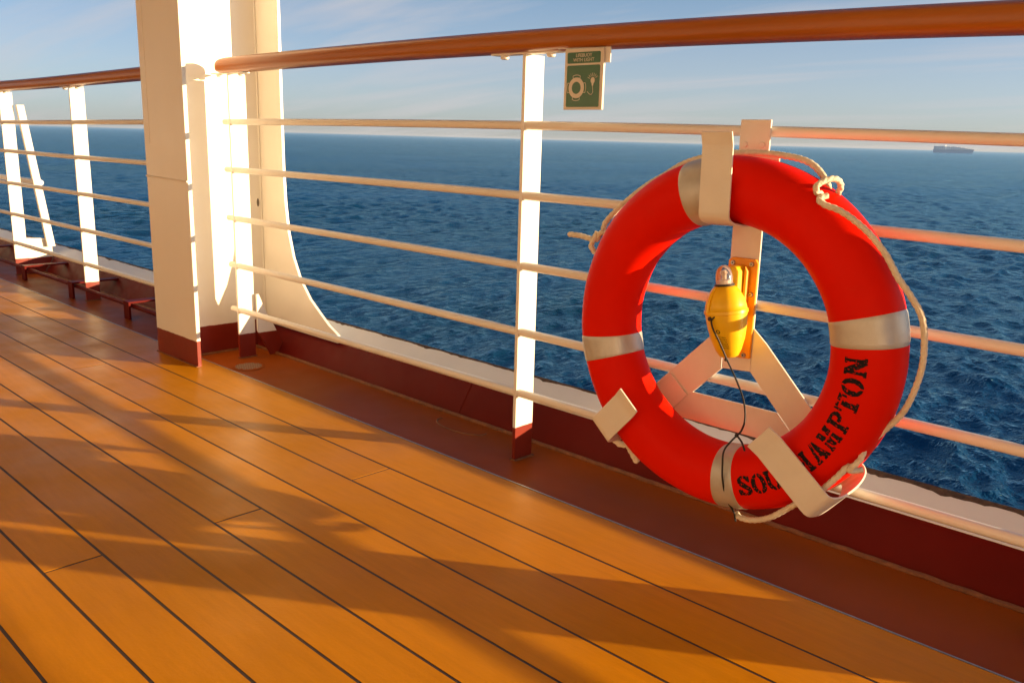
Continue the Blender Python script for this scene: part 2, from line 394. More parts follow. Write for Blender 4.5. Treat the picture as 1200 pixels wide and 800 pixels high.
# sea: real wind waves on a polar sheet that thins out towards the horizon
import numpy as np
def build_sea(zs=-24.0):
    rs = [1.0, 12.0, 24.0]
    while rs[-1] < 2600: rs.append(rs[-1] * (1.0034 if rs[-1] > 34 else 1.08))
    nfine = len(rs)
    while rs[-1] < 40000: rs.append(rs[-1] * 1.35)
    rs = np.array(rs)
    az = np.concatenate([np.linspace(R(62), R(214), 1450), np.linspace(R(214), R(422), 90)[1:-1]])
    nr, na = len(rs), len(az)
    rr = rs[:, None]; X = rr * np.cos(az)[None]; Y = rr * np.sin(az)[None]
    H = np.zeros_like(X); DX_ = np.zeros_like(X); DY_ = np.zeros_like(X)
    rg = np.random.RandomState(11)
    dr = np.gradient(rs)
    for k in range(84):
        lam = 0.8 * (20 / 0.8) ** ((k + rg.rand()) / 84)
        wd = R(205) + rg.normal() * 0.62
        kk = 2 * math.pi / lam
        amp = 0.0068 * lam * (1.2 if lam < 4.5 else 0.95) * (0.7 if lam > 9 else 1.0) * rg.uniform(0.6, 1.3)
        flt = np.clip((lam / np.maximum(dr, 1e-3) - 2.2) / 3.0, 0, 1)[:, None] * amp
        if flt.max() <= 0: continue
        cx, cy = math.cos(wd), math.sin(wd); n = int((flt[:, 0] > 0).nonzero()[0].max()) + 1
        ph = kk * (X[:n] * cx + Y[:n] * cy) + rg.rand() * 6.283
        sn, cs_ = np.sin(ph), np.cos(ph)
        H[:n] += flt[:n] * cs_; DX_[:n] -= flt[:n] * sn * cx; DY_[:n] -= flt[:n] * sn * cy
    # gusts: patches of rougher and calmer water
    gust = 0.80 + 0.35 * np.sin(X * 0.021 + 1.3 * np.sin(Y * 0.013)) * np.sin(Y * 0.017 + 1.1 * np.sin(X * 0.009 + 1))
    H *= gust; co_ = np.stack([X + DX_ * gust, Y + DY_ * gust, zs + H], -1).reshape(-1, 3)
    i0 = (np.arange(nr - 1)[:, None] * na + np.arange(na)[None]).ravel()
    nx_ = (np.arange(nr - 1)[:, None] * na + (np.arange(na) + 1)[None] % na).ravel()
    F = np.stack([i0, i0 + na, nx_ + na, nx_], -1)
    me = bpy.data.meshes.new('sea')
    me.vertices.add(len(co_)); me.vertices.foreach_set('co', co_.astype(np.float32).ravel())
    me.loops.add(F.size); me.loops.foreach_set('vertex_index', F.astype(np.int32).ravel())
    me.polygons.add(len(F)); me.polygons.foreach_set('loop_start', (np.arange(len(F)) * 4).astype(np.int32))
    me.polygons.foreach_set('use_smooth', np.ones(len(F), bool))
    me.update(calc_edges=True); me.materials.append(M_SEA)
    o = bpy.data.objects.new('sea', me); COL.objects.link(o); o['kind'] = 'structure'
build_sea()

# deck underlay (the dark caulking shows between the planks)
MB().box(-18, 5, -2.0, EDGE - 0.003, -0.12, -0.0007).build('deck_caulking', M_SEAM, kind='structure')
dk = MB()
edges = [EDGE - 0.006] + SEAM
JO = {1: [-1.943], 2: [-3.66], 4: [-1.94], 7: [-1.953]}
for i in range(len(edges) - 1):
    y1, y0 = edges[i], edges[i + 1]
    g_ = 0.0036
    xs = list(JO.get(i, []))
    if i in (0, 3, 5, 6, 8): xs = [-7.2 - 0.6 * (i % 3), 1.3 + 0.4 * (i % 4)]
    elif xs: xs += [xs[0] - 5.2, xs[0] + 3.4, xs[0] - 9.8]
    else: xs = [-9 + random.random() * 3, -3 + random.random() * 2, 2 + random.random()]
    xs = [-18] + sorted(xs) + [5]
    for a, b_ in zip(xs, xs[1:]):
        dk.box(a + 0.0034, b_ - 0.0034, y0 + g_, y1 - (g_ if i else 0), -0.0008 - 0.004, 0.0)
dk.build('deck', M_DECK, kind='structure')
MB().box(-18, 5, EDGE - 0.005, EDGE - 0.001, -0.03, 0.0015).build('deck_edge_strip', M_STRIP, kind='structure')
MB().box(-18, 5, EDGE - 0.001, 2.06, -0.12, -0.020).build('waterway', M_GUT, kind='structure')

# coaming
co = thing('deck_coaming', 'low oxide-red coaming with a flat cream cap running along the sea side', 'coaming', (-5, 2.1, 0))
MB().yz([(2.048, -0.0195), (2.118, 0.0885), (2.185, 0.121), (2.185, -0.0195)], -18, 5).build('coaming_wall', M_REDP, co)
MB().yz([(2.116, 0.0890), (2.2205, 0.1410), (2.2205, 0.1330), (2.121, 0.0835)][::-1] , -18, 5).build('coaming_cap', M_WHITE, co, bevel=0.0015)
MB().box(-18, 5, 2.190, 2.210, -24.5, 0.122).build('hull_side', M_WHITE, co)
# flaking rusty outer lip
lip = MB(); ax = -14.0; pv = None
while ax < 3:
    wv = (0.0045 + 0.013 * max(0, noise.noise(Vector((ax * 9, 3, 1))) + 0.30) * (0.4 + 1.3 * abs(noise.noise(Vector((ax * 70, 0, 0))))))
    if ax > -0.95: wv *= 2.3
    hz = 0.1424 + 0.0015 * abs(noise.noise(Vector((ax * 40, 8, 0))))
    c = [lip.bm.verts.new(v) for v in ((ax, 2.2205 - wv, 0.1412 - wv * .498), (ax, 2.2205 - wv * .75, hz - 0.0002 - wv * .37), (ax, 2.2225, hz), (ax, 2.2225, 0.131))]
    if pv:
        for k in range(3): lip._f([pv[k], pv[k + 1], c[k + 1], c[k]], True)
    pv = c; ax += 0.011
lip.build('rusty_lip', M_RUST, co)
# sealant bead in the angle of waterway and coaming
bd = MB(); pts = []
x = -12.0
while x < 3:
    pts.append((x, 2.042 - 0.003 * abs(noise.noise(Vector((x * 14, 0, 5)))), -0.018 + 0.002 * noise.noise(Vector((x * 21, 1, 5))))); x += 0.016
bd.tube(pts, 0.0085, 8).build('sealant_bead', M_CAULK, co)
for x in (-2.235, -4.62, 0.3): MB().yz([(2.047, -0.018), (2.116, 0.0885), (2.118, 0.0865), (2.0495, -0.019)], x, x + 0.006).build('weld_seam', M_REDP, co)
# ring-shaped weld mark on the waterway
pts = [(-2.13 + 0.115 * math.cos(a), 1.975 + 0.055 * math.sin(a), -0.020) for a in [R(q) for q in range(170, 372, 6)]]
MB().tube(pts, 0.0035, 6).build('weld_ring', M_CAULK, co)

# ---------------------------------------------------------------- unseen inboard side of the promenade
wl = thing('cabin_wall', 'white superstructure wall with dark windows on the inboard side of the deck', 'wall', (-5, -1.95, 0))
MB().box(-18, 5, -2.15, -1.95, -0.006, 2.70).build('wall_panel', M_WHITE, wl)
for k in range(7):
    x = -15.5 + 2.9 * k
    MB().box(x, x + 1.3, -1.955, -1.935, 0.95, 1.75).build('window_frame', M_STEEL, wl, bevel=0.004)
    MB().box(x + 0.05, x + 1.25, -1.94, -1.930, 1.0, 1.70).build('window_pane', M_WIN, wl)
MB().box(-18, 5, -2.15, 2.12, 2.70, 2.86).build('overhead_deck', M_WHITE, kind='structure')

# ---------------------------------------------------------------- pillar
XW = -3.625
pl = thing('deck_pillar', 'tall cream steel pillar with an oxide-red foot and a flared outboard bracket', 'pillar', (-3.6, 1.85, 0))
MB().box(-3.742, -3.372, 1.630, 1.648, -0.004, 2.70).build('inboard_flange', M_PIL, pl, bevel=0.002)
MB().yz([(1.649, -0.0195), (2.0475, -0.0195), (2.0995, 0.0605), (2.0995, 2.70), (1.649, 2.70)], XW - 0.014, XW).build('web_plate', M_PIL, pl)
# flared fin standing on the coaming cap
fin = [(-3.85, 0.090), (-3.048, 0.090), (-3.048, 0.124), (-3.066, 0.133), (-3.115, 0.155)]
for xx, zz in ((-3.13, 0.195), (-3.21, 0.25), (-3.285, 0.33), (-3.335, 0.42), (-3.37, 0.53), (-3.388, 0.66), (-3.395, 0.80), (-3.398, 1.1), (-3.398, 2.70)): fin.append((xx - 0.045, zz))
fin += [(-3.85, 2.70)]
MB().xz(fin, 2.100, 2.114).build('flared_fin', M_WHITE, pl, bevel=0.0015)
# slot in the web, weld beads
ring = [(XW + 0.001, 2.080 + 0.0085 * math.cos(a), 0.645 + 0.021 * math.sin(a)) for a in [R(q) for q in range(0, 361, 12)]]
MB().tube(ring, 0.0022, 6).build('slot_rim', M_WHITE, pl)
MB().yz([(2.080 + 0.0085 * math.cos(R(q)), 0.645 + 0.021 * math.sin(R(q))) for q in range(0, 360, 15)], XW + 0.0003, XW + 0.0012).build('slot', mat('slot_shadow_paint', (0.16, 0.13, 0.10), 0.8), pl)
MB().tube([(-3.742 + 0.37 * k / 40, 1.6288, 0.764 - 0.006 * k / 40 + 0.0018 * noise.noise(Vector((k, 0, 0)))) for k in range(41)], 0.004, 6).build('weld_bead', M_WHITE, pl)
MB().tube([(-3.69 + 0.0008 * math.sin(k), 1.6294, 0.9 + 0.042 * k) for k in range(43)], 0.0016, 6).build('weld_bead', M_WHITE, pl)
MB().tube([(XW + 0.002, 2.096, 0.092 + 0.05 * k) for k in range(51)], 0.004, 6).build('weld_bead', M_WHITE, pl)
# sealant at its foot
MB().tube([(-3.745 + 0.375 * k / 60, 1.627 - 0.002 * abs(noise.noise(Vector((k * .7, 0, 0)))), 0.0) for k in range(61)] , 0.0045, 6).build('sealant_bead', M_CAULK, pl)
MB().tube([(XW + 0.006, 1.72 + 0.32 * k / 60, -0.018) for k in range(61)], 0.006, 6).build('sealant_bead', M_CAULK, pl)
# small steps on the flange edge

# support column further along, outboard of the coaming
sp = thing('outboard_column', 'white steel column outboard of the coaming, carrying the deck above', 'column', (0.12, 2.15, 0))
MB().box(0.235, 0.312, 2.115, 2.200, 0.060, 2.70).build('column_shaft', M_WHITE, sp, bevel=0.006)
MB().xz([(0.375, 0.090), (0.375, 0.30), (0.345, 0.55), (0.33, 0.9), (0.225, 0.9), (0.222, 0.62), (0.17, 0.45), (0.09, 0.33), (0.02, 0.25), (-0.01, 0.18), (-0.02, 0.090)], 2.098, 2.112).build('column_foot', M_WHITE, sp, bevel=0.0015)
MB().box(0.20, 0.35, 2.100, 2.215, 2.66, 2.699).build('column_head', M_WHITE, sp)

# ---------------------------------------------------------------- railings
def clampx(x): return max(-6.6, min(-0.40, x))
def poly(c, x):
    x = clampx(x); v = 0
    for k in c: v = v * x + k
    return v
RC = {0: (-1.0e-3, -1.29e-2, -4.36e-2, 1.1825), 1: (-5e-4, -7.1e-3, -2.53e-2, 0.9715), 2: (-5e-4, -6.2e-3, -2.21e-2, 0.775),
      3: (0, -8e-4, -5.8e-3, 0.583), 4: (0, -5e-4, -3.4e-3, 0.385), 5: (0, 5e-4, 4.5e-3, 0.2045)}
def railing(x0, x1, posts, label, bar_ends=(0, 0)):
    root = thing('railing', label, 'railing', ((x0 + x1) / 2, YD, 0), 'teak-topped railings along the deck edge')
    # handrail: D-shaped section, domed top
    hr = MB(); sec = []
    for q in range(0, 181, 12): sec.append((0.048 * math.cos(R(q)), 0.003 + 0.029 * max(0, math.sin(R(q))) ** 0.8))
    for q in range(180, 361, 15): 
        c_, s_ = math.cos(R(q)), math.sin(R(q)); sec.append((0.048 * math.copysign(abs(c_) ** 0.55, c_), 0.003 - 0.033 * abs(s_) ** 0.7))
    n = max(8, int((x1 - x0) / 0.06)); rings = []
    xs = [x0 + (x1 - x0) * k / n for k in range(n + 1)]
    st = [(x0 + dx_, sc_) for dx_, sc_ in ((0, .30), (.006, .62), (.016, .84), (.030, .96))] + [(x, 1) for x in xs if x0 + .045 < x < x1 - .045] + [(x1 - dx_, sc_) for dx_, sc_ in ((.030, .96), (.016, .84), (.006, .62), (0, .30))]
    for x, k in st:
        z = poly(RC[0], x)
        rings.append([hr.bm.verts.new((x, YD + a * (0.5 + 0.5 * k), z - 0.023 + (b_ + 0.023) * k)) for a, b_ in sec])
    m_ = len(sec)
    for A, B in zip(rings, rings[1:]):
        for k in range(m_): hr._f([A[k], A[(k + 1) % m_], B[(k + 1) % m_], B[k]], True)
    hr._f(rings[0]); hr._f(rings[-1])
    bmesh.ops.remove_doubles(hr.bm, verts=hr.bm.verts[:], dist=1e-5)
    hr.build('handrail', M_WOOD, root, angle=60)
    for b_ in range(1, 6):
        a, c = x0 + bar_ends[0], x1 - bar_ends[1]
        n = max(4, int((c - a) / 0.15))
        MB().tube([(a + (c - a) * k / n, YD, poly(RC[b_], a + (c - a) * k / n)) for k in range(n + 1)], 0.0125, 16).build('bar', M_WHITE, root)
    for px in posts:
        zt = poly(RC[0], px) - 0.0335
        p = MB().box(px - 0.006, px + 0.006, 1.872, 1.950, -0.0195, zt).build('post', M_POST, root, bevel=0.0012)
        MB().box(px - 0.13, px + 0.13, 1.868, 1.902, zt - 0.0002, zt + 0.0058).build('rail_plate', M_WHITE, p, bevel=0.001)
        for q in (-0.09, 0.09): MB().lathe([(0.0095, -0.011), (0.0125, -0.008), (0.0125, 0.0)], (px + q, 1.885, zt), n=16).build('bolt_head', M_WHITE, p)
        MB().tube([(px + dx_, yy, -0.019) for dx_, yy in ((-.009, 1.870), (.009, 1.870), (.010, 1.952), (-.009, 1.952), (-.009, 1.870))], 0.0042, 6).build('foot_weld', M_CAULK, p)
    return root
ra = railing(-3.530, 4.6, (-3.468, -1.782, -0.318, 1.350, 3.020), 'right-hand railing carrying the red lifebuoy, from the pillar to the photo edge')
rb = railing(-14.5, -3.645, (-5.215, -6.42, -8.06, -9.65, -11.3, -12.95), 'left-hand railing beyond the pillar, with a sloping brace at its second post')
# knee brace at the foot of the first post
kx = -3.440
MB().yz([(1.951, 0.262), (1.962, 0.262), (1.996, 0.176), (2.030, 0.118), (2.072, 0.028), (2.047, -0.0195), (2.010, -0.0195), (1.951, 0.098)], kx - 0.012, kx - 0.002).build('knee_brace', M_POST, ra, bevel=0.001)

# braced post of the left railing
def brace(bx):
    MB().yz([(1.960, 1.085), (2.005, 1.085), (2.120, 0.160), (2.070, 0.160)], bx + 0.008, bx + 0.036).build('sloping_brace', M_WHITE, rb, bevel=0.002)
    MB().yz([(1.9505, -0.019), (2.045, -0.019), (2.108, 0.078), (2.108, 0.212), (1.9505, 0.222)], bx - 0.005, bx + 0.005).build('brace_foot', M_POST, rb, bevel=0.001)
brace(-6.42); brace(-8.06)
MB().tube([(-8.06, 2.075, 0.585), (-6.42, 2.075, 0.585)], 0.019, 12).build('rear_tube', M_WHITE, rb)

# ---------------------------------------------------------------- pipe along the waterway
pp = thing('waterway_pipe', 'thin brown pipe held low above the waterway left of the pillar', 'pipe', (-5.5, 1.865, 0))
MB().tube([(-12 + 0.2 * k, 1.868, 0.050) for k in range(41)] + [(-3.76, 1.868, 0.050)], 0.011, 12).build('pipe', M_REDP, pp)
for x in (-8.5, -7.3, -6.17, -5.36, -4.58):
    MB().yz([(1.838, -0.019), (1.850, -0.019), (1.850, 0.066), (2.103, 0.066), (2.109, 0.076), (1.838, 0.076)], x - 0.030, x + 0.035).build('pipe_bracket', M_REDP, pp, bevel=0.001)

# ---------------------------------------------------------------- drain grate
DX, DY, DZ = -3.31, 1.826, -0.020
dg = thing('drain_grate', 'small round perforated drain grate in the waterway beside the pillar foot', 'drain', (DX, DY, DZ))
MB().lathe([(0.062, 0.0), (0.066, 0.0025), (0.060, 0.0040)], (DX, DY, DZ), n=40).build('rim', M_GUT, dg)
hl, gl = MB(), MB()
for i in range(-4, 5):
    for j in range(-4, 5):
        xx, yy = (i + 0.5 * (j % 2)) * 0.0135, j * 0.0125
        if math.hypot(xx, yy) < 0.053:
            hl.lathe([(0.0040, 0.0), (0.0040, 0.0004)], (DX + xx, DY + yy, DZ + 0.0041), n=10)
            gl.tube([(DX + xx + 0.0050 * math.cos(a), DY + yy + 0.0050 * math.sin(a), DZ + 0.0042) for a in [R(q) for q in range(0, 361, 45)]], 0.0008, 4, caps=False)
hl.build('perforations', M_DARK, dg)
gl.build('hole_rims', mat('worn_metal', (0.36, 0.27, 0.18), 0.45, metal=0.3), dg)

# ================================================================== LIFEBUOY BRACKET
YB = 1.862
bk = thing('lifebuoy_bracket', 'cream steel A-shaped bracket bolted to the bars behind the lifebuoy', 'bracket', (-1.03, YB, 0.27))
A_ = [(-1.076, 1.016), (-1.000, 1.016), (-0.998, 0.534), (-0.985, 0.520), (-0.73, 0.244), (-0.800, 0.190), (-0.893, 0.276), (-1.185, 0.276),
      (-1.285, 0.185), (-1.345, 0.250), (-1.103, 0.505), (-1.076, 0.533)]
fr = MB()
fr.xz([(-1.076, 1.016), (-1.000, 1.016), (-0.997, 0.430), (-1.073, 0.424)], YB, YB + 0.006)
fr.build('upright', M_STRAP, bk, bevel=0.001)
MB().xz([(-1.0765, 0.535), (-1.105, 0.505), (-1.355, 0.250), (-1.300, 0.194), (-1.073, 0.4235), (-1.0765, 0.4235)], YB, YB + 0.006).build('leg', M_STRAP, bk, bevel=0.001)
MB().xz([(-0.9965, 0.535), (-0.9965, 0.430), (-0.77, 0.196), (-0.715, 0.250), (-0.962, 0.505)], YB, YB + 0.006).build('leg', M_STRAP, bk, bevel=0.001)
MB().xz([(-1.1535, 0.3455), (-1.226, 0.272), (-0.846, 0.272), (-0.918, 0.3455)], YB + 0.0005, YB + 0.0055).build('crossbar', M_STRAP, bk)
for x, z in ((-1.037, poly(RC[1], -1.03)), (-1.037, poly(RC[2], -1.03))):
    MB().box(x - 0.02, x + 0.02, YB + 0.006, YB + 0.014, z - 0.014, z + 0.014).build('clamp_pad', M_STRAP, bk)
for x, z in ((-1.060, 0.96), (-1.016, 0.96), (-1.248, 0.315), (-0.822, 0.285)):
    MB().lathe([(0.0075, 0), (0.0075, 0.0035), (0.0060, 0.005)], (x, YB, z), axis=(0, -1, 0), n=6).build('bolt', M_STRAP, bk, angle=20)
def hook(pa, dirv, rho0, rho_tip, width, back=0.0):
    """flat J strap: leaves the bracket, rounds the tube of the buoy and comes back in front of it"""
    d = Vector((dirv[0], 0, dirv[1])).normalized(); o = Vector((pa[0], 0, pa[1])); prof = []
    yb, yf = 1.857, 1.654; rr = (yb - yf) / 2; yc = (yb + yf) / 2
    rc = rho0
    for k in range(5): prof.append((rc - back - 0.12 + 0.12 * k / 4, yb))
    for k in range(1, 20):
        a = math.pi * k / 20; prof.append((rc - back * (1 + math.cos(a)) / 2 + 0.034 * math.sin(a) ** 0.6, yc + rr * math.cos(a)))
    tip = rho_tip
    for k in range(8): prof.append((rc + (tip + 0.030 - rc) * k / 7, yf))
    prof += [(tip + 0.024, yf - 0.0012), (tip, yf - 0.008)]
    side = Vector((-d.z, 0, d.x))
    return MB().strap([(o.x + d.x * u, y, o.z + d.z * u) for u, y in prof], width, 0.0045, side).build('hook', M_STRAP, bk, bevel=0.0008)
# u is measured along the hook's axis from its anchor point
hook((-1.006, 0.985), (0.02, -1.0), 0.165, 0.0, 0.074)
hook((-1.190, 0.358), (-0.66, -0.75), 0.118, 0.0, 0.070)
hook((-0.848, 0.356), (0.77, -0.64), 0.168, 0.0, 0.072, back=0.014)

# ================================================================== LIFEBUOY
CB = Vector((-1.000, 1.742, 0.536)); RB, RT = 0.3275, 0.0730
lb = thing('lifebuoy', 'large orange-red lifebuoy with stencilled name, silver bands and a grab rope', 'lifebuoy', (CB.x, CB.y, CB.z - 0.4))
def tor(th, ph, e=0.0, wob=True):
    """point on the buoy: th along the ring (0 = +X, counter-clockwise seen from the deck), ph 90 = facing the deck"""
    c, s_ = math.cos(ph), math.sin(ph)
    ca = math.copysign(abs(c) ** 0.92, c); sa = math.copysign(abs(s_) ** 0.92, s_)
    r = RT + e
    if wob: r += 0.0009 * noise.noise(Vector((math.cos(th) * 4, math.sin(th) * 4, ph)))
    rho = RB + r * ca
    return Vector((CB.x + rho * math.cos(th), CB.y - r * 0.98 * sa, CB.z + rho * math.sin(th)))
m_ = MB(); NT, NP = 160, 48
g_ = [[m_.bm.verts.new(tor(2 * math.pi * i / NT, 2 * math.pi * j / NP)) for j in range(NP)] for i in range(NT)]
for i in range(NT):
    for j in range(NP): m_._f([g_[i][j], g_[(i + 1) % NT][j], g_[(i + 1) % NT][(j + 1) % NP], g_[i][(j + 1) % NP]], True)
body = m_.build('buoy_ring', M_BUOY, lb, angle=60)
for cd, w in ((12.0, 10.2), (103.5, 9.6), (193.8, 10.0), (280.5, 9.6)):
    m_ = MB(); gg = []
    for i in range(13):
        u = i / 12; th = R(cd + (u - 0.5) * w); e = 0.0016 if 0 < i < 12 else 0.0001
        gg.append([m_.bm.verts.new(tor(th, 2 * math.pi * j / NP, e)) for j in range(NP)])
    for i in range(12):
        for j in range(NP): m_._f([gg[i][j], gg[i + 1][j], gg[i + 1][(j + 1) % NP], gg[i][(j + 1) % NP]], True)
    m_.build('reflective_band', M_TAPE, lb, angle=60)

# stencilled SOUTHAMPTON
def seg_d(x, y, ax_, ay, bx, by):
    vx, vy = bx - ax_, by - ay; t = max(0, min(1, ((x - ax_) * vx + (y - ay) * vy) / (vx * vx + vy * vy)))
    return math.hypot(x - ax_ - vx * t, y - ay - vy * t)
def slab(x, y, cx, w=0.26, y0=0, y1=1, serif=True):
    if abs(x - cx) < w / 2 and y0 <= y <= y1: return True
    if serif and abs(x - cx) < w / 2 + 0.09 and (y0 <= y <= y0 + 0.13 or y1 - 0.13 <= y <= y1): return True
    return False
def oval(x, y, cx=.5, cy=.5, rx=.5, ry=.5, ix=.2, iy=.34):
    a = ((x - cx) / rx) ** 2 + ((y - cy) / ry) ** 2 <= 1; b_ = ((x - cx) / ix) ** 2 + ((y - cy) / iy) ** 2 <= 1
    return a and not b_
def L_S(x, y):
    up_ = oval(x, y, .5, .73, .44, .27, .17, .11) and not (x > .45 and y < .70 and x > .5)
    lo_ = oval(x, y, .5, .27, .46, .27, .18, .11) and not (x < .5 and y > .32)
    mid = seg_d(x, y, .22, .66, .78, .36) < .13
    s_ = slab(x, y, .86, .14, .66, .98, False) or slab(x, y, .12, .14, .02, .34, False)
    return (up_ or lo_ or mid or s_) and not (abs(x - .5) < .035 and (y > .72 or y < .28))
def L_O(x, y): return oval(x, y) and not (abs(x - .5) < .05 and (y > .66 or y < .34))
def L_U(x, y):
    if y > .42: return slab(x, y, .2, .27, .4, 1, False) or slab(x, y, .82, .2, .4, 1, False) or (y > .87 and (x < .42 or x > .64))
    return oval(x, y, .5, .42, .45, .42, .17, .24) and not abs(x - .5) < .05
def L_T(x, y): return (abs(x - .5) < .15 and y < .74) or (abs(x - .5) < .27 and y < .13) or (y > .83 and abs(x - .5) > .05) or (y > .6 and (x < .13 or x > .87))
def L_H(x, y): return slab(x, y, .2) or slab(x, y, .8) or (abs(y - .5) < .09 and .38 < x < .62)
def L_A(x, y):
    l = seg_d(x, y, .14, 0, .47, 1) < .09; r = seg_d(x, y, .86, 0, .55, .95) < .16
    f = y < .13 and (x < .36 or x > .56); c = abs(y - .33) < .07 and .36 < x < .62
    return (l or r or f or c) and not (seg_d(x, y, .42, .2, .56, 1) < .035)
def L_M(x, y):
    return (slab(x, y, .14, .13, 0, 1) or slab(x, y, .84, .24, 0, 1) or (seg_d(x, y, .2, 1, .48, .2) < .12) or (seg_d(x, y, .74, .95, .5, .2) < .05)) and not abs(y - .56) < .045
def L_P(x, y):
    return slab(x, y, .27) or (oval(x, y, .56, .73, .42, .27, .16, .13) and x > .46)
def L_N(x, y):
    return (slab(x, y, .17, .17) or slab(x, y, .85, .17) or seg_d(x, y, .15, 1, .85, .04) < .16) and not (seg_d(x, y, .32, 0, .32, .55) < .02)
LET = [(L_S, -69.2), (L_O, -62.8), (L_U, -56.4), (L_T, -49.3), (L_H, -42.0), (L_A, -34.6), (L_M, -27.4), (L_P, -20.0), (L_T, -13.0), (L_O, -6.4), (L_N, 0.8)]
m_ = MB(); K = 44; RHOC = 0.331
for li, (fn, deg) in enumerate(LET):
    hw = 0.0182 / RHOC; hh = 0.0205; vc = {}
    def V(i, j):
        if (i, j) not in vc:
            th = R(deg) + (i / K - .5) * 2 * hw
            rho_off = (j / K - .5) * 2 * hh          # towards the ring's centre is up
            ph = math.pi / 2 - (-(rho_off) + (RHOC - RB)) / RT
            vc[(i, j)] = m_.bm.verts.new(tor(th, ph, 0.0006))
        return vc[(i, j)]
    for i in range(K):
        for j in range(K):
            x_, y_ = (i + .5) / K, (j + .5) / K
            jx = x_ + 0.020 * noise.noise(Vector((x_ * 9, y_ * 9, li * 7.1))); jy = y_ + 0.020 * noise.noise(Vector((x_ * 9 + 50, y_ * 9, li * 7.1)))
            if fn(jx, jy) and noise.noise(Vector((x_ * 11, y_ * 11, li * 3.3 + 9))) > -0.42:
                m_._f([V(i, j), V(i + 1, j), V(i + 1, j + 1), V(i, j + 1)], True)
m_.build('lettering', M_INK, lb, angle=80)

def rope(P, r=0.0060, name='grab_rope', parent=lb, ends=True):
    pts = spline(P, 12)
    return MB().tube(pts, r, 15, twist=150, strands=3, amp=0.30).build(name, M_ROPE, parent, angle=80)
# right-hand loop: over the face, bulging out past the rim, back to its hole
rope([(-0.652, 1.722, 0.318), (-0.664, 1.690, 0.322), (-0.650, 1.700, 0.345), (-0.648, 1.722, 0.369), (-0.624, 1.735, 0.405), (-0.588, 1.735, 0.459), (-0.567, 1.73, 0.534), (-0.563, 1.72, 0.596), (-0.571, 1.71, 0.651), (-0.595, 1.70, 0.692),
      (-0.617, 1.69, 0.723), (-0.643, 1.685, 0.764), (-0.677, 1.682, 0.800), (-0.713, 1.680, 0.826), (-0.742, 1.678, 0.841), (-0.769, 1.680, 0.848), (-0.785, 1.683, 0.858), (-0.777, 1.700, 0.866)])
rope([(-0.792, 1.705, 0.868), (-0.794, 1.688, 0.872), (-0.790, 1.680, 0.886), (-0.779, 1.700, 0.897), (-0.770, 1.722, 0.897), (-0.770, 1.742, 0.884), (-0.778, 1.750, 0.868)])
rope([(-0.795, 1.745, 0.870), (-0.806, 1.755, 0.888), (-0.831, 1.77, 0.910), (-0.854, 1.775, 0.925), (-0.884, 1.78, 0.934), (-0.922, 1.785, 0.939), (-0.961, 1.79, 0.942), (-1.02, 1.785, 0.942), (-1.071, 1.77, 0.938),
      (-1.11, 1.76, 0.928), (-1.159, 1.76, 0.912), (-1.205, 1.76, 0.886), (-1.259, 1.76, 0.856), (-1.312, 1.76, 0.818), (-1.348, 1.755, 0.785), (-1.370, 1.750, 0.757), (-1.366, 1.742, 0.738), (-1.352, 1.73, 0.735)], r=0.0066)
rope([(-1.492, 1.757, 0.719), (-1.453, 1.757, 0.7185), (-1.415, 1.755, 0.714), (-1.392, 1.750, 0.716), (-1.378, 1.742, 0.731), (-1.360, 1.735, 0.738)], r=0.0066)
rope([(-1.388, 1.745, 0.735), (-1.395, 1.740, 0.716), (-1.398, 1.735, 0.698), (-1.385, 1.738, 0.682)], r=0.0066)
# bottom run: from the band, along the lower rim, over the face to the hole
rope([(-0.921, 1.722, 0.132), (-0.906, 1.708, 0.132), (-0.870, 1.700, 0.140), (-0.827, 1.693, 0.163), (-0.786, 1.690, 0.199), (-0.748, 1.683, 0.234), (-0.711, 1.677, 0.269), (-0.683, 1.680, 0.305), (-0.672, 1.690, 0.324), (-0.668, 1.712, 0.327)], r=0.0062)
rope([(-1.288, 1.735, 0.243), (-1.296, 1.73, 0.222), (-1.272, 1.73, 0.206), (-1.250, 1.735, 0.207), (-1.240, 1.74, 0.192), (-1.222, 1.74, 0.172), (-1.228, 1.745, 0.196)], r=0.008)
# four hole eyelets
for dgr in (58, 150, 235, 327): pass

# tether wrapped round the bottom band
cd = MB().tube(spline([(-0.922, 1.69, 0.329), (-0.937, 1.668, 0.297), (-0.937, 1.6645, 0.261), (-0.934, 1.6665, 0.223), (-0.928, 1.680, 0.178), (-0.922, 1.705, 0.143), (-0.918, 1.712, 0.118)], 8), 0.0022, 8)
cd.tube(spline([(-0.922, 1.69, 0.329), (-0.905, 1.683, 0.319), (-0.892, 1.676, 0.304)], 6), 0.0022, 8)
cord_parts = cd

# ================================================================== FLOATING LIGHT
fl = thing('lifebuoy_light', 'yellow self-igniting float light with a clear dome, hung on the bracket inside the lifebuoy', 'rescue light', (-1.03, 1.80, 0.46))
